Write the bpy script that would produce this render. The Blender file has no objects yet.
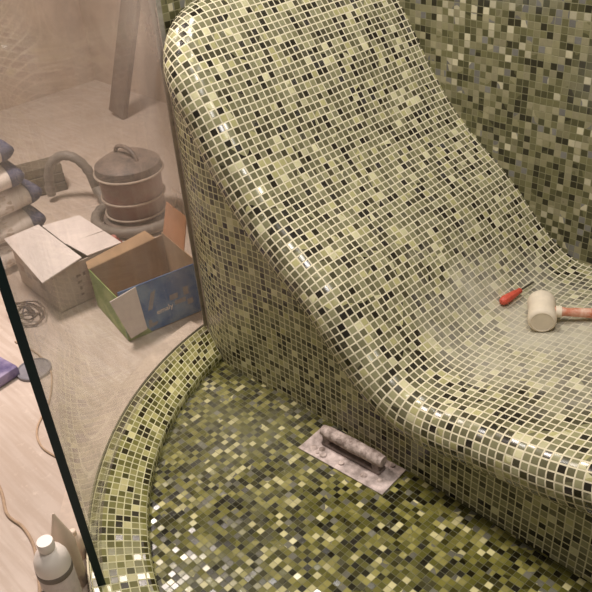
import bpy, bmesh, math, random
from mathutils import Vector, Matrix
random.seed(7)
sc = bpy.context.scene
COL = sc.collection
PI = math.pi

# ------------------------------------------------------------------ camera
cam = bpy.data.cameras.new('camera')
cam.sensor_fit = 'HORIZONTAL'; cam.sensor_width = 36.0
cam.lens = 36.0 * 791.3 / 592.0
cam.clip_start = 0.02
co = bpy.data.objects.new('camera', cam); COL.objects.link(co)
Rm = Matrix(((0.70225776, -0.34956134, 0.62019424),
             (0.70831338, 0.43067868, -0.55929244),
             (-0.07159742, 0.83205934, 0.55004642)))
co.matrix_world = Matrix.Translation((0, 0, 1.5)) @ Rm.to_4x4()
sc.camera = co

# ------------------------------------------------------------------ world and light
w = bpy.data.worlds.new('world'); sc.world = w; w.use_nodes = True
bg = w.node_tree.nodes['Background']
bg.inputs[0].default_value = (1.0, 0.90, 0.78, 1); bg.inputs[1].default_value = 0.14

def area(name, loc, target, size, power, color=(1, .86, .68), shape='DISK'):
    l = bpy.data.lights.new(name, 'AREA'); l.shape = shape; l.size = size
    l.energy = power; l.color = color
    o = bpy.data.objects.new(name, l); COL.objects.link(o); o.location = loc
    o.rotation_euler = (Vector(target) - Vector(loc)).to_track_quat('-Z', 'Y').to_euler()
    return o
area('shower_ceiling_light', (-1.45, 1.16, 2.45), (-1.20, 1.3, 0), 0.30, 17, (1, .94, .88))
area('shower_ceiling_light', (-.38, .90, 2.42), (-.8, 1.25, 0), 0.45, 17, (1, .94, .88))
area('room_ceiling_light', (-2.6, 0.85, 2.45), (-2.5, 0.85, 0), 0.5, 60, (1, .85, .79))

vs = sc.view_settings
vs.view_transform = 'Standard'; vs.look = 'None'; vs.gamma = 1.0; vs.use_curve_mapping = False
vs.exposure = 0.24

# ------------------------------------------------------------------ materials
def lin(c):
    return tuple(((v/255)/12.92 if v/255 <= .04045 else ((v/255+.055)/1.055)**2.4) for v in c) + (1,)

class NT:
    def __init__(s, name):
        s.m = bpy.data.materials.new(name); s.m.use_nodes = True
        s.t = s.m.node_tree; s.b = s.t.nodes['Principled BSDF']
    def n(s, typ, **kw):
        nd = s.t.nodes.new(typ)
        for k, v in kw.items(): setattr(nd, k, v)
        return nd
    def l(s, a, b): s.t.links.new(a, b)
    def put(s, sock, v):
        if hasattr(v, 'is_output'): s.l(v, sock)
        else: sock.default_value = v
    def math(s, op, a, b=0.0, c=0.0):
        nd = s.n('ShaderNodeMath', operation=op)
        for i, v in enumerate((a, b, c)): s.put(nd.inputs[i], v)
        return nd.outputs[0]
    def vmath(s, op, a, b=(0, 0, 0)):
        nd = s.n('ShaderNodeVectorMath', operation=op)
        s.put(nd.inputs[0], a); s.put(nd.inputs[1], b)
        return nd.outputs[0]
    def mix(s, f, a, b):
        nd = s.n('ShaderNodeMix', data_type='RGBA')
        s.put(nd.inputs[0], f); s.put(nd.inputs[6], a); s.put(nd.inputs[7], b)
        return nd.outputs[2]
    def noise(s, vec, scale, detail=3, rough=.5):
        nd = s.n('ShaderNodeTexNoise'); nd.inputs['Scale'].default_value = scale
        nd.inputs['Detail'].default_value = detail; nd.inputs['Roughness'].default_value = rough
        if vec is not None: s.l(vec, nd.inputs['Vector'])
        return nd
    def ramp(s, f, stops, interp='LINEAR'):
        nd = s.n('ShaderNodeValToRGB'); cr = nd.color_ramp; cr.interpolation = interp
        cr.elements[0].position = stops[0][0]; cr.elements[0].color = stops[0][1]
        cr.elements[1].position = stops[1][0]; cr.elements[1].color = stops[1][1]
        for p, c in stops[2:]:
            e = cr.elements.new(p); e.color = c
        s.put(nd.inputs[0], f)
        return nd.outputs[0]

def plain(name, col, rough=.6, metal=0, var=.0, scale=20, col2=None, bump=0, spec=.5):
    m = NT(name); b = m.b
    b.inputs['Roughness'].default_value = rough; b.inputs['Metallic'].default_value = metal
    b.inputs['Specular IOR Level'].default_value = spec
    c = lin(col)
    tc = m.n('ShaderNodeTexCoord')
    if col2 is None:
        col2 = tuple(max(0, v*(1-var)) for v in col)
    nz = m.noise(tc.outputs['Object'], scale, 4, .6)
    f = m.ramp(nz.outputs['Fac'], [(.35, (0, 0, 0, 1)), (.65, (1, 1, 1, 1))])
    m.l(m.mix(f, c, lin(col2)), b.inputs['Base Color'])
    if bump:
        bp = m.n('ShaderNodeBump'); bp.inputs['Strength'].default_value = bump
        bp.inputs['Distance'].default_value = .004
        m.l(nz.outputs['Fac'], bp.inputs['Height']); m.l(bp.outputs[0], b.inputs['Normal'])
    return m.m

def mosaic(name, palette, grout, pitch=.0195, gw=.13, rough=.22, grout_fac=1.0, tilt=.10,
           patch=None, patch_scale=6, dust=None, soft=0.02, seed=0.0, bump=.5, angle=0.0):
    """square glass mosaic laid on the UV map (UV in metres); each tile its own glaze and tilt"""
    m = NT(name); b = m.b
    uv = m.n('ShaderNodeTexCoord').outputs['UV']
    if angle:
        mp = m.n('ShaderNodeMapping'); mp.inputs['Rotation'].default_value[2] = angle
        m.l(uv, mp.inputs['Vector']); uv = mp.outputs[0]
    # slight hand-laid waviness
    wv = m.noise(uv, 7, 1)
    off = m.vmath('SCALE', m.vmath('SUBTRACT', wv.outputs['Color'], (.5, .5, .5)))
    off.node.inputs['Scale'].default_value = pitch*.35
    uv2 = m.vmath('ADD', uv, off)
    sc_ = m.vmath('SCALE', uv2); sc_.node.inputs['Scale'].default_value = 1/pitch
    cell = m.vmath('FLOOR', sc_); fr = m.vmath('FRACTION', sc_)
    cell = m.vmath('ADD', m.vmath('MULTIPLY', cell, (1, 1, 0)), (seed, seed*.7, 0))
    wn = m.n('ShaderNodeTexWhiteNoise', noise_dimensions='3D'); m.l(cell, wn.inputs['Vector'])
    wn2 = m.n('ShaderNodeTexWhiteNoise', noise_dimensions='3D')
    m.l(m.vmath('ADD', cell, (31.7, 12.3, 5.1)), wn2.inputs['Vector'])
    tot = sum(p[0] for p in palette); acc = 0; st = []
    for wgt, c in palette:
        st.append((acc/tot, lin(c))); acc += wgt
    val = wn.outputs['Value']
    if patch:  # areas of the sheet that run lighter or darker in their mix of tiles
        pn = m.noise(uv, patch_scale, 2)
        val = m.math('ADD', val, m.math('MULTIPLY', m.math('SUBTRACT', pn.outputs['Fac'], .5), patch))
        val = m.math('MINIMUM', m.math('MAXIMUM', val, 0.0), .999)
    tile = m.ramp(val, st, 'CONSTANT')
    # brightness variation per tile and marbling inside a tile
    hsv = m.n('ShaderNodeHueSaturation')
    m.l(tile, hsv.inputs['Color'])
    mb = m.noise(uv, 90, 2)
    v = m.math('ADD', m.math('MULTIPLY', wn2.outputs['Value'], .45), .62)
    v = m.math('ADD', v, m.math('MULTIPLY', mb.outputs['Fac'], .30))
    m.l(v, hsv.inputs['Value'])
    tile = hsv.outputs['Color']
    sx = m.n('ShaderNodeSeparateXYZ'); m.l(fr, sx.inputs[0])
    dx = m.math('SUBTRACT', .5, m.math('ABSOLUTE', m.math('SUBTRACT', sx.outputs[0], .5)))
    dy = m.math('SUBTRACT', .5, m.math('ABSOLUTE', m.math('SUBTRACT', sx.outputs[1], .5)))
    d = m.math('MINIMUM', dx, dy)
    mr = m.n('ShaderNodeMapRange'); mr.clamp = True
    m.l(d, mr.inputs[0]); mr.inputs[1].default_value = gw/2 - soft; mr.inputs[2].default_value = gw/2 + soft
    mask = mr.outputs[0]                        # 1 on tile, 0 on grout
    gn = m.noise(uv, 30, 3)
    gcol = m.mix(gn.outputs['Fac'], lin(tuple(v*.86 for v in grout)), lin(tuple(min(255, v*1.08) for v in grout)))
    gl = m.math('MULTIPLY', m.math('SUBTRACT', 1.0, mask), grout_fac)
    col = m.mix(gl, tile, gcol)
    r = m.math('ADD', rough, m.math('MULTIPLY', gl, .6))
    if dust:   # (u, v, radius u, radius v, strength, colour) dried cement film
        for (du, dv, ru, rv, stg, dc) in dust:
            q = m.vmath('MULTIPLY', m.vmath('SUBTRACT', uv, (du, dv, 0)), (1/ru, 1/rv, 0))
            ln = m.n('ShaderNodeVectorMath', operation='LENGTH'); m.l(q, ln.inputs[0])
            dn = m.noise(uv, 9, 5, .62)
            f = m.math('SUBTRACT', 1.15, ln.outputs['Value'])
            f = m.math('ADD', f, m.math('MULTIPLY', m.math('SUBTRACT', dn.outputs['Fac'], .5), 1.6))
            f = m.math('MULTIPLY', m.math('MINIMUM', m.math('MAXIMUM', f, 0.0), 1.0), stg)
            col = m.mix(f, col, lin(dc)); r = m.math('ADD', r, m.math('MULTIPLY', f, .5))
    m.l(col, b.inputs['Base Color'])
    m.l(m.math('MINIMUM', r, .95), b.inputs['Roughness'])
    b.inputs['Specular IOR Level'].default_value = .6
    bp = m.n('ShaderNodeBump'); bp.inputs['Strength'].default_value = bump
    bp.inputs['Distance'].default_value = .0012
    m.l(mask, bp.inputs['Height'])
    rnd = m.vmath('SCALE', m.vmath('SUBTRACT', wn2.outputs['Color'], (.5, .5, .5)))
    rnd.node.inputs['Scale'].default_value = tilt
    nn = m.vmath('NORMALIZE', m.vmath('ADD', bp.outputs[0], rnd))
    m.l(nn, b.inputs['Normal'])
    return m.m

LP = [(12, (40, 36, 27)), (15, (74, 70, 51)), (19, (104, 101, 75)), (22, (126, 123, 93)),
      (16, (144, 141, 107)), (10, (174, 169, 122)), (5, (202, 197, 158))]
M = {}
M['lounge'] = mosaic('lounger_mosaic', LP, (228, 218, 188), gw=.18, rough=.20, tilt=.30, patch=.35, patch_scale=8,
                     dust=[(1.20, .38, .36, .28, .78, (192, 186, 168))])
M['bench'] = mosaic('bench_wall_mosaic', LP, (222, 214, 176), gw=.16, rough=.25, tilt=.12, seed=17)
WP = [(12, (46, 43, 26)), (19, (80, 78, 50)), (22, (110, 107, 74)), (20, (134, 129, 98)),
      (14, (154, 147, 118)), (8, (122, 120, 116)), (5, (196, 188, 160))]
M['wallm'] = mosaic('back_wall_mosaic', WP, (150, 146, 112), gw=.10, rough=.30, grout_fac=.75,
                    tilt=.10, patch=.9, patch_scale=5, seed=41,
                    dust=[(-.45, 1.05, .30, .22, .45, (150, 148, 146)), (-1.15, 1.05, .16, .12, .4, (128, 130, 134)), (-.85, .80, .12, .10, .35, (140, 138, 134))])
FP = [(13, (28, 25, 10)), (19, (58, 55, 22)), (22, (90, 88, 38)), (18, (118, 114, 56)),
      (13, (146, 140, 80)), (6, (108, 106, 94)), (7, (198, 190, 140))]
M['floorm'] = mosaic('shower_floor_mosaic', FP, (96, 96, 62), gw=.10, rough=.16, grout_fac=.6,
                     pitch=.0155, tilt=.22, patch=.5, patch_scale=9, seed=5,
                     dust=[(-1.35, .95, .35, .30, .30, (132, 130, 108)), (-1.0, .55, .25, .3, .18, (110, 112, 96))])
CP = [(14, (44, 40, 18)), (16, (76, 74, 36)), (22, (104, 102, 54)), (24, (128, 126, 76)),
      (16, (150, 146, 94)), (6, (188, 182, 132))]
M['curb'] = mosaic('curb_mosaic', CP, (206, 202, 160), gw=.14, rough=.18, tilt=.10, seed=63)
M['plaster'] = plain('wall_plaster', (196, 176, 158), .9, 0, .10, 5, bump=.2)
M['screed'] = plain('cement_ledge', (214, 196, 180), .95, 0, .12, 14, bump=.4)
M['steel'] = plain('brushed_aluminium', (172, 166, 156), .45, .2, .15, 40)
M['strip'] = plain('dull_metal_strip', (112, 108, 90), .35, .8, .15, 40)
M['white_card'] = plain('white_cardboard', (226, 214, 208), .85, 0, .05, 9)
M['grey_card'] = plain('box_side_card', (190, 174, 162), .9, 0, .08, 12)
M['tan_card'] = plain('brown_cardboard', (178, 146, 112), .9, 0, .12, 9)
M['orange_card'] = plain('orange_cardboard', (206, 142, 98), .9, 0, .12, 9)
M['ink'] = plain('grey_print_ink', (138, 122, 112), .8, 0, .1, 60)
M['rubber'] = plain('white_rubber', (236, 222, 200), .6, 0, .06, 30)
M['handle_wood'] = plain('orange_wood_handle', (196, 112, 78), .5, 0, .15, 40, col2=(226, 190, 168))
M['red_plastic'] = plain('red_plastic', (212, 92, 72), .5, 0, .1, 60, col2=(196, 76, 58))
M['tool_steel'] = plain('tool_steel', (110, 104, 92), .4, .8, .1, 60)
M['cement_metal'] = plain('cement_smeared_metal', (222, 204, 198), .6, .05, .35, 30, col2=(142, 128, 122), bump=.8)
M['cement_pale'] = plain('cement_crusted_grip', (212, 194, 186), .8, 0, .25, 55, col2=(128, 112, 104), bump=.9)
M['trowel_dark'] = plain('cement_crusted_bracket', (150, 134, 128), .7, .1, .3, 60, bump=.5)
M['bottle_white'] = plain('white_plastic', (240, 230, 220), .4, 0, .03, 10)
M['bottle_body'] = plain('pale_label', (220, 206, 198), .6, 0, .08, 60)
M['band_grey'] = plain('grey_band', (124, 114, 104), .6, 0, .1, 60)
M['pale_pink'] = plain('pale_translucent_plastic', (240, 220, 200), .5, 0, .05, 20)
M['cord'] = plain('beige_cord', (196, 168, 140), .7, 0, .15, 40)
M['wire'] = plain('dark_wire', (120, 100, 84), .6, 0, .2, 40)
M['disc'] = plain('grey_blue_plastic', (140, 138, 146), .35, 0, .08, 20)
M['purple'] = plain('purple_wrapper', (86, 76, 120), .45, 0, .4, 18, col2=(150, 138, 170))
M['bag_end'] = plain('navy_sack_band', (60, 62, 88), .8, 0, .2, 30, col2=(96, 96, 118))
M['timber'] = plain('weathered_timber', (112, 100, 84), .85, 0, .25, 12)
M['plank'] = plain('brown_plank', (124, 104, 90), .8, 0, .2, 8)
M['dark_plastic'] = plain('dark_plastic', (92, 82, 76), .6, 0, .2, 14, col2=(134, 116, 104))
M['hose'] = plain('grey_hose', (136, 126, 116), .6, 0, .15, 30)
M['hoop'] = plain('pale_hoop', (200, 184, 168), .4, .3, .1, 30)
M['rag'] = plain('pink_rag', (206, 150, 140), .9, 0, .3, 26, col2=(150, 60, 54))
M['drum'] = plain('dusty_red_brown_drum', (150, 130, 118), .5, 0, .2, 9, col2=(140, 98, 88))

# sacks: white paper, gold-brown print, navy near the end
m = NT('printed_sack'); tc = m.n('ShaderNodeTexCoord').outputs['Object']
sp = m.n('ShaderNodeSeparateXYZ'); m.l(tc, sp.inputs[0])
nz = m.noise(m.vmath('MULTIPLY', tc, (60, 26, 60)), 1, 2)
pr = m.math('MULTIPLY', m.math('GREATER_THAN', nz.outputs['Fac'], .55),
            m.math('MULTIPLY', m.math('GREATER_THAN', sp.outputs[1], -.02), m.math('LESS_THAN', sp.outputs[1], .16)))
c = m.mix(m.math('MULTIPLY', pr, .6), lin((224, 212, 202)), lin((140, 116, 92)))
m.l(c, m.b.inputs['Base Color']); m.b.inputs['Roughness'].default_value = .75
M['sack'] = m.m
# outer floor: dusty screed with faint fine streaks
m = NT('dusty_screed'); tc = m.n('ShaderNodeTexCoord').outputs['Object']
n1 = m.noise(tc, 1.6, 6, .6); n2 = m.noise(m.vmath('MULTIPLY', tc, (5, 60, 1)), 1, 3); n3 = m.noise(tc, 26, 5, .7)
c = m.mix(m.ramp(n1.outputs['Fac'], [(.32, (0, 0, 0, 1)), (.68, (1, 1, 1, 1))]), lin((186, 170, 156)), lin((212, 198, 186)))
c = m.mix(m.math('MULTIPLY', m.ramp(n2.outputs['Fac'], [(.42, (1, 1, 1, 1)), (.6, (0, 0, 0, 1))]), .30), c, lin((168, 146, 126)))
c = m.mix(m.ramp(n3.outputs['Fac'], [(.58, (0, 0, 0, 1)), (.75, (.5, .5, .5, 1))]), c, lin((232, 218, 204)))
m.l(c, m.b.inputs['Base Color']); m.b.inputs['Roughness'].default_value = .85
bp = m.n('ShaderNodeBump'); bp.inputs['Strength'].default_value = .3; bp.inputs['Distance'].default_value = .004
m.l(n3.outputs['Fac'], bp.inputs['Height']); m.l(bp.outputs[0], m.b.inputs['Normal'])
M['screed_floor'] = m.m
# blue printed carton face
m = NT('blue_printed_card'); tc = m.n('ShaderNodeTexCoord').outputs['UV']
n1 = m.noise(tc, 11, 3)
c = m.mix(m.ramp(n1.outputs['Fac'], [(.45, (0, 0, 0, 1)), (.62, (1, 1, 1, 1))]), lin((44, 96, 158)), lin((110, 142, 178)))
m.l(c, m.b.inputs['Base Color']); m.b.inputs['Roughness'].default_value = .5
M['blue_card'] = m.m
m = NT('green_printed_card'); tc = m.n('ShaderNodeTexCoord').outputs['UV']
n1 = m.noise(tc, 14, 3)
c = m.mix(m.ramp(n1.outputs['Fac'], [(.45, (0, 0, 0, 1)), (.62, (1, 1, 1, 1))]), lin((112, 140, 66)), lin((160, 176, 112)))
m.l(c, m.b.inputs['Base Color']); m.b.inputs['Roughness'].default_value = .5
M['green_card'] = m.m
# dusty clear glass: each face lets light through, mirrors by angle, carries a thin cement film and a painted haze band
m = NT('dusty_clear_glass'); t = m.t; t.nodes.remove(m.b); out = t.nodes['Material Output']
tr = m.n('ShaderNodeBsdfTransparent'); tr.inputs[0].default_value = (.955, .965, .95, 1)
gs = m.n('ShaderNodeBsdfGlossy'); gs.inputs['Roughness'].default_value = .02
lw = m.n('ShaderNodeLayerWeight'); lw.inputs[0].default_value = .5
fz_out = m.math('ADD', .035, m.math('MULTIPLY', m.math('POWER', lw.outputs['Facing'], 5.0), .62))
mx = m.n('ShaderNodeMixShader'); m.l(fz_out, mx.inputs[0]); m.l(tr.outputs[0], mx.inputs[1]); m.l(gs.outputs[0], mx.inputs[2])
df = m.n('ShaderNodeBsdfDiffuse'); df.inputs[0].default_value = lin((214, 198, 190))
tc = m.n('ShaderNodeTexCoord').outputs['Object']
n1 = m.noise(m.vmath('MULTIPLY', tc, (9, 9, 3)), 1, 5, .65)
f = m.ramp(n1.outputs['Fac'], [(.35, (.05, .05, .05, 1)), (.75, (.22, .22, .22, 1))])
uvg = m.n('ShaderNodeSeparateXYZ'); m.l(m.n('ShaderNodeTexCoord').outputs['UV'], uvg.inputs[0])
painted_haze = m.n('ShaderNodeMapRange'); painted_haze.clamp = True; m.l(uvg.outputs[0], painted_haze.inputs[0])  # reflection haze beside the wall seam, painted in as extra pale film
painted_haze.inputs[1].default_value = .16; painted_haze.inputs[2].default_value = .10; painted_haze.inputs[4].default_value = .22
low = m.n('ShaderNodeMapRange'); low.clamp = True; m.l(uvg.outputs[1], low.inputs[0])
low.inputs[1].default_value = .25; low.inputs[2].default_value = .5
f = m.math('ADD', f, m.math('MULTIPLY', painted_haze.outputs[0], low.outputs[0]))
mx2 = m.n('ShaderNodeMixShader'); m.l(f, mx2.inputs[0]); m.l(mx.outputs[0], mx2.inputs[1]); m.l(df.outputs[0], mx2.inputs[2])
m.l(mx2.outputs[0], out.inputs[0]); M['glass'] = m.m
m = NT('dark_green_glass_edge'); m.b.inputs['Base Color'].default_value = lin((3, 34, 36))
m.b.inputs['Roughness'].default_value = .3; m.b.inputs['Specular IOR Level'].default_value = .25; M['glass_edge'] = m.m

# ------------------------------------------------------------------ mesh helpers
def link(name, verts, faces, mat, parent=None, uvs=None, smooth=False, loc=None):
    me = bpy.data.meshes.new(name); me.from_pydata([tuple(v) for v in verts], [], faces)
    if uvs is not None:
        ul = me.uv_layers.new(name='UVMap')
        for p in me.polygons:
            for li in p.loop_indices:
                ul.data[li].uv = uvs[me.loops[li].vertex_index]
    me.materials.append(mat)
    o = bpy.data.objects.new(name, me); COL.objects.link(o)
    if smooth:
        for p in me.polygons: p.use_smooth = True
    if parent: o.parent = parent
    if loc: o.location = loc
    me.update()
    return o

class MB:
    """gathers shapes into one mesh"""
    def __init__(s): s.bm = bmesh.new()
    def box(s, c, size, rot=None, bevel=0):
        r = bmesh.ops.create_cube(s.bm, size=1)
        vs_ = r['verts']
        for v in vs_: v.co = Vector((v.co.x*size[0], v.co.y*size[1], v.co.z*size[2]))
        if bevel:
            es = list({e for v in vs_ for e in v.link_edges})
            rb = bmesh.ops.bevel(s.bm, geom=es, offset=bevel, segments=2, affect='EDGES', profile=.5)
            vs_ = list({v for f in rb['faces'] for v in f.verts} | {v for v in vs_ if v.is_valid})
        for v in vs_:
            if rot is not None: v.co = rot @ v.co
            v.co += Vector(c)
        return s
    def tube(s, pts, rad, seg=10, caps=True, closed=False):
        pts = [Vector(p) for p in pts]; n = len(pts); rings = []
        rr = rad if isinstance(rad, (list, tuple)) else [rad]*n
        up = None
        for i, p in enumerate(pts):
            if closed: t = pts[(i+1) % n] - pts[i-1]
            else: t = pts[min(i+1, n-1)] - pts[max(i-1, 0)]
            t.normalize()
            if up is None:
                up = t.orthogonal().normalized()
            up = (up - t*up.dot(t)).normalized(); sd = t.cross(up)
            rings.append([s.bm.verts.new(p + (up*math.cos(a) + sd*math.sin(a))*rr[i])
                          for a in [2*PI*k/seg for k in range(seg)]])
        for i in range(n if closed else n-1):
            a, b = rings[i], rings[(i+1) % n]
            for k in range(seg):
                s.bm.faces.new((a[k], a[(k+1) % seg], b[(k+1) % seg], b[k]))
        if caps and not closed:
            s.bm.faces.new(list(reversed(rings[0]))); s.bm.faces.new(rings[-1])
        return s
    def lathe(s, prof, origin=(0, 0, 0), axis=(0, 0, 1), seg=32):
        ax = Vector(axis).normalized(); u = ax.orthogonal().normalized(); v = ax.cross(u); o = Vector(origin)
        rings = []
        for r, h in prof:
            rings.append([s.bm.verts.new(o + ax*h + (u*math.cos(2*PI*k/seg) + v*math.sin(2*PI*k/seg))*max(r, 1e-5)) for k in range(seg)])
        for a, b in zip(rings[:-1], rings[1:]):
            for k in range(seg): s.bm.faces.new((a[k], a[(k+1) % seg], b[(k+1) % seg], b[k]))
        s.bm.faces.new(list(reversed(rings[0]))); s.bm.faces.new(rings[-1])
        return s
    def panel(s, quad, th):
        """a flat sheet with real thickness from its outline"""
        q = [Vector(p) for p in quad]; n = (q[1]-q[0]).cross(q[2]-q[0]).normalized()*th
        a = [s.bm.verts.new(p) for p in q]; b = [s.bm.verts.new(p - n) for p in q]; k = len(q)
        s.bm.faces.new(a); s.bm.faces.new(list(reversed(b)))
        for i in range(k): s.bm.faces.new((a[i], b[i], b[(i+1) % k], a[(i+1) % k]))
        return s
    def build(s, name, mat, parent=None, smooth=False):
        bmesh.ops.recalc_face_normals(s.bm, faces=s.bm.faces)
        me = bpy.data.meshes.new(name); s.bm.to_mesh(me); s.bm.free(); me.materials.append(mat)
        if smooth:
            for p in me.polygons: p.use_smooth = True
        o = bpy.data.objects.new(name, me); COL.objects.link(o)
        if smooth:
            try: me.set_sharp_from_angle(angle=math.radians(40))
            except Exception: pass
        if parent: o.parent = parent
        return o

def tag(o, label=None, cat=None, group=None, kind=None):
    if label: o['label'] = label
    if cat: o['category'] = cat
    if group: o['group'] = group
    if kind: o['kind'] = kind
    return o
def empty(name, loc, rz=0):
    o = bpy.data.objects.new(name, None); COL.objects.link(o); o.location = loc; o.rotation_euler.z = rz
    o.empty_display_size = .05
    return o

# ------------------------------------------------------------------ setting
X_END = .55
# outer room floor
o = link('floor', [(-4.4, -.8, 0), (.9, -.8, 0), (.9, 2.45, 0), (-4.4, 2.45, 0)], [(0, 1, 2, 3)], M['screed_floor'])
tag(o, kind='structure')
# outer walls
o = MB().box((-4.46, .8, 1.25), (.12, 3.3, 2.5)).build('wall_far', M['plaster']); tag(o, kind='structure')
o = MB().box((-3.13, 2.51, 1.25), (2.54, .12, 2.5)).build('wall_right', M['plaster']); tag(o, kind='structure')

def uvgrid(name, fn, us, vs_, mat, uvfn, parent=None, smooth=True):
    V = []; U = []; F = []
    for u in us:
        for v in vs_:
            V.append(fn(u, v)); U.append(uvfn(u, v))
    nv = len(vs_)
    for i in range(len(us)-1):
        for j in range(nv-1):
            F.append((i*nv+j, (i+1)*nv+j, (i+1)*nv+j+1, i*nv+j+1))
    return link(name, V, F, mat, parent, U, smooth)

def mosaic_box(name, x0, x1, y0, y1, z0, z1, mat):
    V = []; U = []; F = []
    def q(a, b, c, d, f):
        k = len(V); V.extend([a, b, c, d]); U.extend([f(p) for p in (a, b, c, d)]); F.append((k, k+1, k+2, k+3))
    q((x0, y0, z0), (x1, y0, z0), (x1, y0, z1), (x0, y0, z1), lambda p: (p[0], p[2]))
    q((x1, y1, z0), (x0, y1, z0), (x0, y1, z1), (x1, y1, z1), lambda p: (p[0], p[2]))
    q((x1, y0, z0), (x1, y1, z0), (x1, y1, z1), (x1, y0, z1), lambda p: (p[1], p[2]))
    q((x0, y1, z0), (x0, y0, z0), (x0, y0, z1), (x0, y1, z1), lambda p: (p[1], p[2]))
    q((x0, y0, z1), (x1, y0, z1), (x1, y1, z1), (x0, y1, z1), lambda p: (p[0], p[1]))
    return link(name, V, F, mat, None, U)
YW = 1.90
o = mosaic_box('wall_back', -1.80, X_END+.3, YW, YW+.12, 0, 2.5, M['wallm']); tag(o, kind='structure')
# partition behind the head of the lounger; mosaic on the shower side, raw plaster on its outer side
o = MB().box((-1.762, 1.545, 1.25), (.030, .709, 2.5)).build('wall_left', M['plaster']); tag(o, kind='structure')
o2 = link('mosaic_facing', [(-1.742, 1.188, .0), (-1.742, YW, .0), (-1.742, YW, 2.5), (-1.742, 1.188, 2.5),
                            (-1.747, 1.188, .0), (-1.747, YW, .0), (-1.747, YW, 2.5), (-1.747, 1.188, 2.5)],
          [(0, 1, 2, 3), (7, 6, 5, 4), (0, 3, 7, 4), (1, 5, 6, 2)], M['wallm'], o,
          [(1.18, 0), (YW, 0), (YW, 2.5), (1.18, 2.5)]*2)

# curb geometry: quarter circle then straight run
CX, CY = -.713, 1.330
RO, RI = 1.056, .918
def arc_path(r, a0=math.radians(188.0), a1=math.radians(270), n=48):
    P = [(CX + r*math.cos(a0+(a1-a0)*i/n), CY + r*math.sin(a0+(a1-a0)*i/n)) for i in range(n+1)]
    P += [(CX + t, CY - r) for t in (.3, .6, .9, X_END-CX)]
    return P
def clip_start(r):
    # start angle so that the ring meets the front of the bench wall
    yy = {True: 1.185, False: 1.12}[r > 1.0]
    return PI + math.asin((CY-yy)/r)
P_out = arc_path(RO, clip_start(RO)); P_in = arc_path(RI, clip_start(RI)); P_mid = arc_path((RO+RI)/2, clip_start(.99))
# shower floor
FZ = .006
ctr = (-.5, 1.10)
inner = arc_path(RI+.01, clip_start(RI+.01)) + [(X_END, 1.15), (-1.60, 1.15)]
V = [(x, y, FZ) for x, y in inner]
o = link('floor', V, [tuple(range(len(V)))], M['floorm'], None, [(x, y) for x, y in inner]); tag(o, kind='structure')

# curb ring: outer face, top, rounded inner lip, inner face
CZ = .037
prof = [(RO, 0, 0), (RO, CZ, CZ), (RI+.012, CZ, CZ+RO-RI-.012), (RI+.004, CZ-.003, CZ+RO-RI-.002), (RI, CZ-.010, CZ+RO-RI+.006), (RI, FZ-.002, 2*CZ+RO-RI)]
V = []; U = []; F = []
cols = []
for (r, z, vv) in prof: cols.append(arc_path(r, clip_start(r)))
ulen = [0]
for i in range(1, len(P_mid)):
    ulen.append(ulen[-1] + math.dist(P_mid[i], P_mid[i-1]))
for i in range(len(P_mid)):
    for k, (r, z, vv) in enumerate(prof):
        x, y = cols[k][i]; V.append((x, y, z)); U.append((ulen[i], vv))
K = len(prof)
for i in range(len(P_mid)-1):
    for k in range(K-1):
        F.append((i*K+k, i*K+k+1, (i+1)*K+k+1, (i+1)*K+k))
curb = link('shower_curb', V, F, M['curb'], None, U)
tag(curb, 'curved low curb clad in light olive glass mosaic around the shower floor', 'curb')
def ring_strip(name, r0, r1, z0, z1, mat, parent=None, a1=None):
    A = arc_path(r0, clip_start(r0)); B = arc_path(r1, clip_start(r1))
    V = []
    for (xa, ya), (xb, yb) in zip(A, B):
        V += [(xa, ya, z0), (xa, ya, z1), (xb, yb, z1), (xb, yb, z0)]
    F = []
    for i in range(len(A)-1):
        for k in range(4):
            F.append((i*4+k, i*4+(k+1) % 4, (i+1)*4+(k+1) % 4, (i+1)*4+k))
    F.append((0, 1, 2, 3)); n = (len(A)-1)*4; F.append((n+3, n+2, n+1, n))
    return link(name, V, F, mat, parent)
ring_strip('metal_edge_strip', RO+.0005, RO+.005, 0, CZ+.004, M['strip'], curb)['label'] = 'thin grey metal edging strip'
o = ring_strip('trim_1', RO+.0055, RO+.085, 0, .014, M['screed']); tag(o, kind='structure')

# ------------------------------------------------------------------ tiled lounger
YF, RR = 1.15, .065
KX = [-1.628, -1.5185, -1.417, -1.3155, -1.2138, -1.1123, -1.0108, -.9092, -.8077, -.7062, -.6046, -.5031, -.4015, -.30, -.12, .08, .25, .36, .42, .45]
KZ = [1.022, .887, .734, .612, .530, .452, .347, .272, .268, .287, .303, .323, .354, .388, .425, .425, .385, .30, .19, .10]
def catmull(P, n=10):
    out = []
    for i in range(len(P)-1):
        p0 = P[max(i-1, 0)]; p1 = P[i]; p2 = P[i+1]; p3 = P[min(i+2, len(P)-1)]
        for k in range(n):
            t = k/n
            out.append(tuple(.5*((2*b) + (-a+c)*t + (2*a-5*b+4*c-d)*t*t + (-a+3*b-3*c+d)*t**3) for a, b, c, d in zip(p0, p1, p2, p3)))
    out.append(P[-1]); return out
dense = catmull(list(zip(KX, KZ)), 12)
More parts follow.
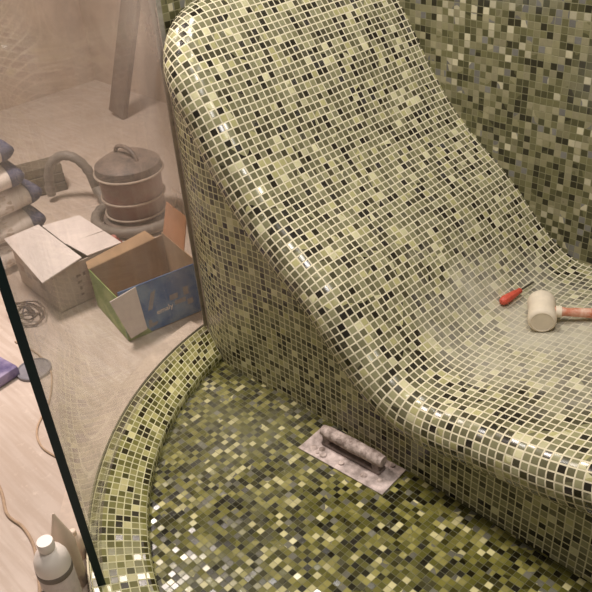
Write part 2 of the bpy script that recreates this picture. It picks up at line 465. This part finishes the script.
# gentle smoothing then arc length table
for _ in range(25):
    dense = [dense[0]] + [tuple((a+2*b+c)/4 for a, b, c in zip(dense[i-1], dense[i], dense[i+1])) for i in range(1, len(dense)-1)] + [dense[-1]]
SL = [0]
for i in range(1, len(dense)): SL.append(SL[-1] + math.dist(dense[i], dense[i-1]))
STOT = SL[-1]
def prof_at(s):
    s = min(max(s, 0), STOT)
    import bisect
    i = min(max(bisect.bisect_right(SL, s)-1, 0), len(SL)-2)
    t = (s-SL[i])/max(SL[i+1]-SL[i], 1e-9)
    return tuple(a+(b-a)*t for a, b in zip(dense[i], dense[i+1]))
def frame_at(s):
    e = .006
    a = prof_at(s-e); b = prof_at(s+e)
    T = Vector((b[0]-a[0], 0, b[1]-a[1])).normalized()
    return T, Vector((-T.z, 0, T.x))
RC = .17; VW = YW - YF
ss = [RC*(1-math.cos(PI/2*i/16)) for i in range(16)]
k = RC
while k < STOT: ss.append(k); k += .016
ss.append(STOT)
def vmin(s): return 0 if s >= RC else RC - math.sqrt(max(RC*RC-(RC-s)**2, 0))
NV = 24
V = []; U = []; F = []
for s in ss:
    x, z = prof_at(s); a = vmin(s)
    for j in range(NV+1):
        v = a + (VW-a)*j/NV
        V.append((x, YF+v, z)); U.append((s, v))
for i in range(len(ss)-1):
    for j in range(NV):
        F.append((i*(NV+1)+j, (i+1)*(NV+1)+j, (i+1)*(NV+1)+j+1, i*(NV+1)+j+1))
# outline: head edge (from wall to corner), arc, front edge
out = []
for j in range(NV, 0, -1):
    out.append((0, j, (-1, 0)))
for i, s in enumerate(ss):
    if s < RC:
        on = Vector((s-RC, vmin(s)-RC)).normalized(); out.append((i, 0, (on.x, on.y)))
    else: out.append((i, 0, (0, -1)))
TH = [math.radians(a) for a in (15, 30, 45, 60, 75, 90, 105, 120, 135, 150, 163)]
prev = None
for (i, j, on) in out:
    base = i*(NV+1)+j; s, v = U[base]; T, N = frame_at(s)
    O = T*on[0] + Vector((0, 1, 0))*on[1]; P0 = Vector(V[base]); row = [base]
    for th in TH:
        P = P0 + O*(RR*math.sin(th)) - N*(RR*(1-math.cos(th)))
        V.append(tuple(P)); U.append((s+on[0]*RR*th, v+on[1]*RR*th)); row.append(len(V)-1)
    if prev:
        for a in range(len(TH)):
            F.append((prev[a], prev[a+1], row[a+1], row[a]))
    prev = row
lounger = empty('tiled_lounger', (-.65, 1.5, FZ))
tag(lounger, 'built-in curved reclining lounger covered in olive and cream glass mosaic', 'lounger')
def adopt(o, p):
    o.parent = p; o.matrix_parent_inverse = Matrix.Translation(p.location).inverted()
    return o
adopt(link('reclining_seat', V, F, M['lounge'], None, U, True), lounger)

# bench wall under the lounger, following its rolled edge
front = [(-1.741, 1.188), (-1.725, 1.172), (-1.69, 1.152), (-1.65, 1.136), (-1.60, 1.122), (-1.55, 1.115), (-1.50, 1.117), (-1.44, 1.124), (-1.36, 1.131), (-1.25, 1.134)]
xx = -1.20
while xx < .44: front.append((xx, 1.135)); xx += .05
front.append((.44, 1.135))
def ztop(x):
    best = None
    for (px, pz), (qx, qz) in zip(dense[:-1], dense[1:]):
        if min(px, qx) <= x <= max(px, qx):
            return pz + (qz-pz)*(x-px)/max(qx-px, 1e-9)
    return dense[0][1] if x < dense[0][0] else dense[-1][1]
V = []; U = []; F = []; acc = 0
ZR = 10
for i, (x, y) in enumerate(front):
    if i: acc += math.dist(front[i], front[i-1])
    zt = ztop(x) - (.115 if x > -1.64 else .085)
    if x < -1.60: zt = .88
    zt = max(zt, .03)
    for j in range(ZR+1):
        z = zt*j/ZR
        V.append((x, y, z)); U.append((acc, z))
for i in range(len(front)-1):
    for j in range(ZR):
        F.append((i*(ZR+1)+j, (i+1)*(ZR+1)+j, (i+1)*(ZR+1)+j+1, i*(ZR+1)+j+1))
adopt(link('bench_wall', V, F, M['bench'], None, U, True), lounger)
hs = MB(); hs.panel([(-1.741, 1.190, .90), (-1.62, 1.128, .90), (-1.56, 1.17, .90), (-1.56, YW-.001, .90), (-1.741, YW-.001, .90)], .02)
lounger.children[-1]['label'] = 'upright mosaic wall under the rolled edge'

hs = hs.build('head_ledge', M['bench']); ul = hs.data.uv_layers.new(name='UVMap')
for p in hs.data.polygons:
    for li in p.loop_indices:
        c3 = hs.data.vertices[hs.data.loops[li].vertex_index].co; ul.data[li].uv = (c3.x, c3.y)
adopt(hs, lounger)

# ------------------------------------------------------------------ glass shower screen
GR0, GR1 = RO-.030, RO-.015
GM = RO-.0225
a0 = PI + math.asin((CY-1.184)/GM); a1 = PI + math.atan2(CY-.40, -(-1.16-CX))
screen = empty('shower_screen', (CX+RO*math.cos((a0+a1)/2), CY+RO*math.sin((a0+a1)/2), CZ))
tag(screen, 'curved clear glass shower screen with dark green edge standing on the curb', 'shower screen')
n = 40; V = []; F = []; U = []
for i in range(n+1):
    a = a0 + .004 + (a1-a0-.008)*i/n
    for r, z in ((GR0, CZ+.001), (GR0, 2.1), (GR1, 2.1), (GR1, CZ+.001)):
        V.append((CX+r*math.cos(a), CY+r*math.sin(a), z)); U.append(((a-a0)*RO, z))
for i in range(n):
    for k in range(4): F.append((i*4+k, (i+1)*4+k, (i+1)*4+(k+1) % 4, i*4+(k+1) % 4))
F.append((0, 1, 2, 3))
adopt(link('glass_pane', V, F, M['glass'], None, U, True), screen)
pn = screen.children[-1]
try: pn.data.set_sharp_from_angle(angle=math.radians(40))
except Exception: pass
m_ = MB()
A = []
for a in (a1-.004, a1):
    for r in (GR0-.001, GR1+.001): A.append((CX+r*math.cos(a), CY+r*math.sin(a)))
bm = m_.bm
vv = [bm.verts.new((x, y, z)) for z in (CZ+.001, 2.1) for (x, y) in (A[0], A[1], A[3], A[2])]
bm.faces.new(vv[:4][::-1]); bm.faces.new(vv[4:])
for k in range(4): bm.faces.new((vv[k], vv[(k+1) % 4], vv[4+(k+1) % 4], vv[4+k]))
e = adopt(m_.build('glass_edge', M['glass_edge']), screen); e['label'] = 'dark green polished free edge'
m_ = MB()
for r in (GR0-.003, GR1+.003):
    x = CX+r*math.cos(a0); y = CY+r*math.sin(a0)
    m_.box((x-.002, y-.006, 1.07), (.002, .014, 2.06))
e = adopt(m_.build('wall_channel', M['steel']), screen); e['label'] = 'slim grey metal channel against the wall'

# ------------------------------------------------------------------ notched/finishing trowel on the shower floor
TR = empty('plastering_trowel', (-1.026, 1.068, FZ), math.radians(4.5))
tag(TR, 'cement-smeared finishing trowel lying face down on the mosaic shower floor', 'trowel')
MB().box((0, 0, .0025), (.272, .104, .003), bevel=.001).build('blade', M['cement_metal'], TR)
m_ = MB(); m_.box((0, .008, .010), (.19, .030, .012), bevel=.004)
for sx in (-1, 1): m_.box((sx*.080, .008, .024), (.022, .028, .030), bevel=.004)
m_.build('bracket', M['trowel_dark'], TR)
m_ = MB(); m_.tube([(-.098+.196*i/10, .008, .044) for i in range(11)], [.014, .0170, .0175, .0175, .0185, .019, .0185, .0175, .0180, .018, .015], 14)
m_.build('grip', M['cement_pale'], TR, True)
rd = random.Random(3)
for _ in range(18):
    x = rd.uniform(-.12, .12); y = rd.choice([rd.uniform(-.045, -.015), rd.uniform(.03, .045)])
    MB().lathe([(rd.uniform(.004, .012), 0), (rd.uniform(.003, .008), rd.uniform(.002, .005))], (x, y, .004), seg=7).build('cement_lump', M['cement_pale'], TR)

# ------------------------------------------------------------------ rubber mallet on the seat
def seat_z(x): return ztop(x)
hx, hy = -.803, 1.566
hz = seat_z(hx) + .037
ax = Vector((.53, -.85, 0)).normalized(); hd = Vector((.85, .53, .03)).normalized()
ML = empty('rubber_mallet', (hx, hy, hz-.036), 0)
tag(ML, 'white rubber mallet with dusty orange wooden handle lying on the lounger seat', 'mallet')
C0 = Vector((0, 0, .036))
R_ = .036
pr = [(.024, -.052), (.031, -.050), (.0345, -.045), (.036, -.036), (.0345, -.012), (.0335, 0), (.0345, .012), (.036, .036), (.0345, .045), (.031, .050), (.0275, .0515), (.026, .050)]
MB().lathe(pr, C0, ax, 36).build('head', M['rubber'], ML, True)
hdl = MB().tube([C0 + hd*t for t in (.030, .045, .06, .10, .16, .22, .27, .30)], [.0115, .013, .011, .0125, .0135, .0145, .0155, .013], 14)
hdl.build('handle', M['handle_wood'], ML, True)
MB().tube([C0 + hd*t for t in (.0340, .048)], [.0155, .015], 14).build('collar', M['rubber'], ML, True)
# ------------------------------------------------------------------ red screwdriver
a = Vector((-.914, 1.553)); c_ = Vector((-.900, 1.70))
dv = (c_-a).normalized()
SD = empty('screwdriver', (a.x, a.y, seat_z(a.x)), math.atan2(dv.y, dv.x))
tag(SD, 'small red-handled screwdriver lying on the lounger beside the mallet', 'screwdriver')
MB().tube([(t, 0, .0145) for t in (0, .004, .014, .03, .045, .060, .070, .078, .082)], [.006, .0105, .0125, .0120, .0105, .0095, .0072, .0085, .006], 8).build('handle', M['red_plastic'], SD, True)
MB().tube([(t, 0, .0145) for t in (.080, .128, .134, .140)], [.003, .003, .0026, .0008], 8).build('blade', M['tool_steel'], SD, True)

# ------------------------------------------------------------------ white cardboard box
WB = empty('cardboard_box', (-2.395, 1.078, 0), math.radians(-3)); WB.scale = (1.05, 1.0, 1.03)
tag(WB, 'pale cardboard box with loose open flaps beyond the glass screen', 'box')
W, D, Hh, t_ = .29, .28, .155, .004
m_ = MB()
m_.box((0, 0, .003), (W, D, .004))
for sx in (-1, 1): m_.box((sx*(W/2-t_/2), 0, Hh/2+.001), (t_, D, Hh))
for sy in (-1, 1): m_.box((0, sy*(D/2-t_/2), Hh/2+.001), (W-2*t_, t_, Hh))
m_.build('carton', M['grey_card'], WB)
# flaps (thickness built in)
MB().panel([(.165, -.18, .150), (.175, -.03, .185), (-.150, -.02, .185), (-.135, -.160, .190)], .004).build('flap', M['white_card'], WB)
MB().panel([(.145, .005, .165), (.145, .14, .158), (.03, .14, .160), (.03, -.01, .172)], .004).build('flap', M['white_card'], WB)
MB().panel([(.025, -.01, .168), (.025, .14, .160), (-.145, .14, .162), (-.145, -.01, .178)], .004).build('flap', M['white_card'], WB)
m_ = MB()
rd = random.Random(9)
for r in range(4):
    for k in range(6):
        if rd.random() < .8:
            m_.box((W/2+.0006, -.045+k*.022, .035+r*.024), (.001, rd.uniform(.008, .017), rd.uniform(.006, .017)))
m_.build('printed_symbols', M['ink'], WB)['label'] = 'faded grey handling symbols'
m_ = MB()
for k in range(4): m_.box((-.10+k*.05, -D/2-.0006, .075+rd.uniform(-.01, .01)), (.034, .001, rd.uniform(.012, .03)))
m_.build('printed_mark', M['ink'], WB)

# ------------------------------------------------------------------ blue and green printed carton, open
P0 = Vector((-1.925, .990, 0)); P1 = Vector((-1.872, 1.268, 0)); u = (P1-P0).normalized(); wv_ = Vector((-u.y, u.x, 0))
BW, BD, BH = .285, .27, .19
BB = empty('printed_carton', P0 + u*BW/2 + wv_*BD/2, math.atan2(u.y, u.x))
tag(BB, 'open blue and green printed carton beside the curb behind the glass', 'box')
# local: x along blue face, y = away (the blue face is at y=-BD/2)
def lquad(name, q, mat, th=.003, uv=True, parent=BB):
    o = MB().panel(q, th).build(name, mat, parent)
    me = o.data; ul = me.uv_layers.new(name='UVMap')
    for p in me.polygons:
        for li in p.loop_indices:
            v = me.vertices[me.loops[li].vertex_index].co; ul.data[li].uv = (v.x+v.y, v.z)
    return o
x0, x1, y0, y1 = -BW/2, BW/2, -BD/2, BD/2
lquad('front_panel', [(x0, y0, .001), (x1, y0, .001), (x1, y0, BH), (x0, y0, BH)], M['blue_card'])['label'] = 'blue printed side'
lquad('side_panel', [(x0, y1, .001), (x0, y0+.003, .001), (x0, y0+.003, BH-.03), (x0, y1, BH-.04)], M['green_card'])['label'] = 'green printed side'
lquad('back_panel', [(x1, y1, .001), (x0, y1, .001), (x0, y1, BH-.04), (x1, y1, BH-.01)], M['tan_card'])
lquad('side_panel', [(x1, y0+.003, .001), (x1, y1, .001), (x1, y1, BH), (x1, y0+.003, BH)], M['tan_card'])['label'] = 'plain brown side'
lquad('bottom_panel', [(x0, y0, .004), (x1, y0, .004), (x1, y1, .004), (x0, y1, .004)], M['tan_card'])
lquad('flap', [(x0-.035, y0-.012, BH-.012), (x0+.058, y0-.006, BH+.002), (x0+.065, y0-.012, .030), (x0+.005, y0-.014, .020)], M['white_card'])['label'] = 'white inside of a folded down flap'
lquad('flap', [(x0, y1+.002, BH-.04), (x1-.03, y1+.002, BH-.013), (x1-.04, y1+.060, BH-.005), (x0+.01, y1+.045, BH-.035)], M['tan_card'])['label'] = 'brown flap opened backwards'
lquad('flap', [(x1+.001, y0+.10, BH-.002), (x1+.001, y1-.01, BH-.002), (x1+.03, y1-.02, BH+.115), (x1+.03, y0+.10, BH+.115)], M['orange_card'])['label'] = 'orange brown flap standing up'
lquad('green_base_strip', [(x0, y0-.001, .001), (x0+.085, y0-.001, .001), (x0+.06, y0-.001, .045), (x0, y0-.001, .055)], M['green_card'], .0005)

def text(name, body, size, mat, parent, mtx):
    cu = bpy.data.curves.new(name, 'FONT'); cu.body = body; cu.size = size; cu.extrude = .0004
    tmp = bpy.data.objects.new(name+'_tmp', cu); COL.objects.link(tmp)
    bpy.context.view_layer.update()
    me = bpy.data.meshes.new_from_object(tmp.evaluated_get(bpy.context.evaluated_depsgraph_get()))
    bpy.data.objects.remove(tmp, do_unlink=True); me.materials.clear(); me.materials.append(mat)
    o = bpy.data.objects.new(name, me); COL.objects.link(o); o.parent = parent; o.matrix_local = mtx
    return o
stand = Matrix.Rotation(PI/2, 4, 'X')
text('printed_lettering', 'emaly', .026, M['bottle_white'], BB, Matrix.Translation((x0+.112, y0-.002, .058)) @ stand @ Matrix.Rotation(math.radians(4), 4, 'Z'))
m_ = MB()
m_.panel([(x0+.078, y0-.001, .020), (x0+.105, y0-.001, .022), (x0+.112, y0-.001, .034), (x0+.092, y0-.001, .032), (x0+.090, y0-.001, .048), (x0+.080, y0-.001, .048)], .0006)
m_.build('printed_swoosh', M['disc'], BB)
m_ = MB(); m_.panel([(x0+.085, y0-.001, .085), (x0+.100, y0-.001, .085), (x0+.122, y0-.001, .150), (x0+.105, y0-.001, .145)], .0006)
m_.build('printed_swoosh', M['disc'], BB)['label'] = 'pale printed curl'
m_ = MB()
for (a_, b_, c2, d_) in ((.18, .10, .03, .02), (.20, .075, .04, .016), (.225, .105, .018, .03), (.235, .06, .02, .02)):
    m_.box((x0+a_, y0-.001, b_), (c2, .0006, d_))
m_.build('printed_patches', M['disc'], BB)

# ------------------------------------------------------------------ sacks stacked on the left
def sack_mesh():
    bm = bmesh.new(); L, Wd, T = .30, .16, .044; nu, nv_ = 26, 20; rows = []
    for i in range(nu+1):
        y = -1 + 2*i/nu; e = (1-abs(y)**16)**.5 if abs(y) < 1 else 0
        e = max(e, .35)
        row = []
        for j in range(nv_):
            a = 2*PI*j/nv_; cx = math.copysign(abs(math.cos(a))**.55, math.cos(a)); sz = math.copysign(abs(math.sin(a))**.8, math.sin(a))
            wob = 1+.03*math.sin(5*y+j)
            row.append(bm.verts.new((cx*Wd*(.88+.12*e)*wob, y*L, sz*T*e)))
        rows.append(row)
    for a, b in zip(rows[:-1], rows[1:]):
        for j in range(nv_): bm.faces.new((a[j], a[(j+1) % nv_], b[(j+1) % nv_], b[j]))
    bm.faces.new(rows[0]); bm.faces.new(rows[-1][::-1])
    bmesh.ops.recalc_face_normals(bm, faces=bm.faces)
    me = bpy.data.meshes.new('sack'); 
    me.materials.append(M['sack'])
    bm.to_mesh(me); bm.free()
    for p in me.polygons: p.use_smooth = True
    # end band: a close-fitting sleeve of navy print
    bm = bmesh.new(); rows = []
    for i in range(7):
        y = .80 + .195*i/6; e = max((1-abs(y)**16)**.5, .35); row = []
        for j in range(nv_):
            a = 2*PI*j/nv_; cx = math.copysign(abs(math.cos(a))**.55, math.cos(a)); sz = math.copysign(abs(math.sin(a))**.8, math.sin(a))
            wob = 1+.03*math.sin(5*y+j)
            row.append(bm.verts.new((cx*(Wd*(.88+.12*e)*wob+.003), y*L, sz*(T*e+.003))))
        rows.append(row)
    for a, b in zip(rows[:-1], rows[1:]):
        for j in range(nv_): bm.faces.new((a[j], a[(j+1) % nv_], b[(j+1) % nv_], b[j]))
    bmesh.ops.recalc_face_normals(bm, faces=bm.faces)
    mb = bpy.data.meshes.new('end_band'); bm.to_mesh(mb); bm.free(); mb.materials.append(M['bag_end'])
    for p in mb.polygons: p.use_smooth = True
    return me, mb
sm, sb = sack_mesh()
SK = [(-2.80, .88, .046, 4, 'bottom sack of the stack at the left, white with navy end band'),
      (-2.83, .86, .142, -3, 'second sack from the bottom of the left stack, white with navy end'),
      (-2.82, .87, .238, 5, 'white sack in the middle of the left stack with gold print'),
      (-2.84, .83, .334, -4, 'second sack from the top of the left stack, navy striped end'),
      (-2.83, .81, .430, 3, 'topmost sack of the left stack, only its navy striped end in view')]
for i, (x, y, z, r, lb) in enumerate(SK):
    o = bpy.data.objects.new('cement_sack', sm); COL.objects.link(o); o.location = (x, y, z); o.rotation_euler.z = math.radians(r)
    tag(o, lb, 'sack', 'sacks stacked at the left')
    q = bpy.data.objects.new('end_band', sb); COL.objects.link(q); q.parent = o; q['label'] = 'navy printed end'

# ------------------------------------------------------------------ timber block / crate behind the sacks
CR = empty('timber_offcut', (-3.22, 1.40, 0), math.radians(72))
tag(CR, 'short stack of grey weathered timber boards behind the sacks', 'timber')
for k in range(3):
    MB().box((0, 0, .021+k*.042), (.22, .13-.01*k, .040), bevel=.003).build('board', M['timber'], CR)
# leaning plank
PLK = MB().box((0, 0, .62), (.13, .03, 1.24), bevel=.003).build('leaning_plank', M['plank'])
PLK.location = (-3.72, 2.16, .012); PLK.rotation_euler = (math.radians(-11), math.radians(14), 0)
tag(PLK, 'dark brown plank leaning on the far plaster wall', 'plank')

# ------------------------------------------------------------------ dusty drum vacuum with hose
DX, DY = -2.62, 1.52
DR = empty('drum_vacuum', (DX, DY, 0)); DR.scale = (.93, .93, .93)
tag(DR, 'dusty brown drum vacuum with pale hoops and grey hose, behind the boxes', 'vacuum cleaner')
MB().lathe([(.115, .03), (.125, .04), (.132, .12), (.134, .20), (.138, .22), (.136, .23)], seg=40).build('drum', M['drum'], DR, True)
MB().lathe([(.142, .23), (.145, .25), (.140, .275), (.10, .30), (.04, .305)], seg=40).build('lid', M['dark_plastic'], DR, True)
for z, r in ((.055, .1335), (.13, .1375), (.24, .148)):
    MB().tube([(r*math.cos(2*PI*k/40), r*math.sin(2*PI*k/40), z) for k in range(40)], .005, 8, closed=True).build('hoop', M['hoop'], DR, True)
MB().tube([(.02*math.cos(PI*k/8)*4, 0,   .300+.045*math.sin(PI*k/8)) for k in range(9)], .009, 8).build('handle', M['dark_plastic'], DR, True)
MB().lathe([(.15, 0), (.155, .01), (.15, .03), (.12, .035)], seg=32).build('base', M['dark_plastic'], DR, True)
pts = []
for k in range(30):
    th = math.radians(50) - k/29*math.radians(215)
    pts.append((.185*math.cos(th), .185*math.sin(th), .030))
pts += [(-.215, -.035, .032), (-.250, -.022, .045), (-.278, -.022, .07)]
dx_, dy_ = .80, .60
for k in range(1, 26):
    ph = PI*k/25
    pts.append((-.39 + .115*math.cos(ph)*dx_, -.085 + .115*math.cos(ph)*dy_, .035 + .20*math.sin(ph)**.8))
rads = [.022+.002*math.sin(k*2.6) for k in range(len(pts))]
MB().tube(pts, rads, 12).build('hose', M['hose'], DR, True)

# pink rag between the boxes
def rag(name, loc, r, mat, seed):
    bm = bmesh.new(); bmesh.ops.create_icosphere(bm, subdivisions=4, radius=r); rd = random.Random(seed)
    ph = [rd.uniform(0, 6) for _ in range(6)]
    for v in bm.verts:
        d = v.co.normalized(); k = 1 + .18*math.sin(7*d.x+ph[0]) + .16*math.sin(9*d.y+ph[1]+3*d.z) + .10*math.sin(15*d.z+ph[2]+4*d.x)
        v.co = d*r*k; v.co.z = max(v.co.z*.55, -r*.33)
    for v in bm.verts: v.co.z += r*.33
    me = bpy.data.meshes.new(name); bm.to_mesh(me); bm.free(); me.materials.append(mat)
    for p in me.polygons: p.use_smooth = True
    o = bpy.data.objects.new(name, me); COL.objects.link(o); o.location = loc; return o
tag(rag('crumpled_rag', (-2.495, 1.283, 0), .055, M['rag'], 4), 'crumpled pink and dark red rag behind the pale cardboard box', 'rag')

# ------------------------------------------------------------------ floor clutter on the left
LD = MB().lathe([(.050, 0), (.054, .002), (.054, .010), (.050, .012), (.047, .008), (.001, .008)], seg=36).build('plastic_lid', M['disc'], None, True)
LD.location = (-2.03, .705, 0); tag(LD, 'round grey-blue plastic lid on the floor behind the glass edge', 'lid')
PK = MB().box((0, 0, .02), (.20, .14, .038), bevel=.012).build('wrapped_packet', M['purple'], None, True)
PK.location = (-2.13, .585, .001); PK.rotation_euler.z = math.radians(8)
tag(PK, 'purple wrapped packet on the floor at the left edge', 'packet')
rd = random.Random(12); pts = []
for k in range(70):
    a = k*.62; r = .035 + .022*math.sin(k*.37); pts.append((-2.33 + r*math.cos(a)*1.6, .845 + r*math.sin(a), .006 + .012*(1+math.sin(k*.9))))
WR = MB().tube(pts, .0028, 6).build('wire_coil', M['wire'], None, True)
tag(WR, 'small tangle of brown wire on the floor before the pale box', 'wire')
cp = [(-2.2, .36), (-1.95, .40), (-1.75, .405), (-1.64, .39), (-1.55, .362), (-1.48, .368), (-1.41, .358), (-1.34, .33), (-1.27, .295), (-1.15, .21), (-1.0, .14)]
CD = MB().tube([(x, y, .0045) for x, y in catmull(cp, 8)], .004, 8).build('extension_cord', M['cord'], None, True)
tag(CD, 'thin beige cord snaking across the floor past the white bottle', 'cord')
CD2 = MB().tube([(x, y, .0035) for x, y in catmull([(-2.22, .74), (-2.10, .755), (-1.98, .735), (-1.86, .66), (-1.78, .575), (-1.70, .545), (-1.62, .555)], 8)], .003, 8).build('thin_cable', M['cord'], None, True)
tag(CD2, 'thin pale cable looping round the grey-blue lid on the floor', 'cable')

# white bottle with grey band
BT = empty('white_bottle', (-1.172, .320, 0), math.radians(20))
tag(BT, 'white plastic bottle with round cap and grey band beside the glass edge', 'bottle')
MB().lathe([(.034, 0), (.037, .004), (.037, .155), (.036, .158)], seg=36).build('label_sleeve', M['bottle_body'], BT, True)['label'] = 'pale printed label'
MB().lathe([(.0368, .158), (.0375, .159), (.0375, .172), (.0368, .173)], seg=36).build('band', M['band_grey'], BT, True)['label'] = 'grey band'
MB().lathe([(.0365, .173), (.0368, .182), (.035, .198), (.029, .212), (.018, .221), (.0145, .224), (.0145, .228)], seg=36).build('shoulder', M['bottle_white'], BT, True)
MB().lathe([(.0165, .228), (.0172, .230), (.0172, .246), (.0160, .249)], seg=32).build('cap', M['bottle_white'], BT, True)
m_ = MB()
for k in range(3):
    m_.box((.0, -.0372, .125-.022*k), (.030-.006*k, .0012, .006))
m_.build('printed_lines', M['band_grey'], BT)
# pale nozzle cone and a second pale container behind the bottle
CN = MB().lathe([(.024, 0), (.026, .004), (.026, .13), (.024, .145), (.003, .222), (.0015, .225)], seg=28).build('nozzle_tube', M['pale_pink'], None, True)
CN.location = (-1.232, .372, .0145); tag(CN, 'pale cartridge with pointed cone nozzle standing behind the white bottle', 'cartridge')
CT = MB().lathe([(.016, 0), (.018, .004), (.018, .055), (.015, .065), (.008, .072), (.008, .084), (.006, .086)], seg=28).build('small_bottle', M['pale_pink'], None, True)
CT.location = (-1.290, .417, .0145); tag(CT, 'small translucent pale bottle between the white bottle and glass', 'bottle')
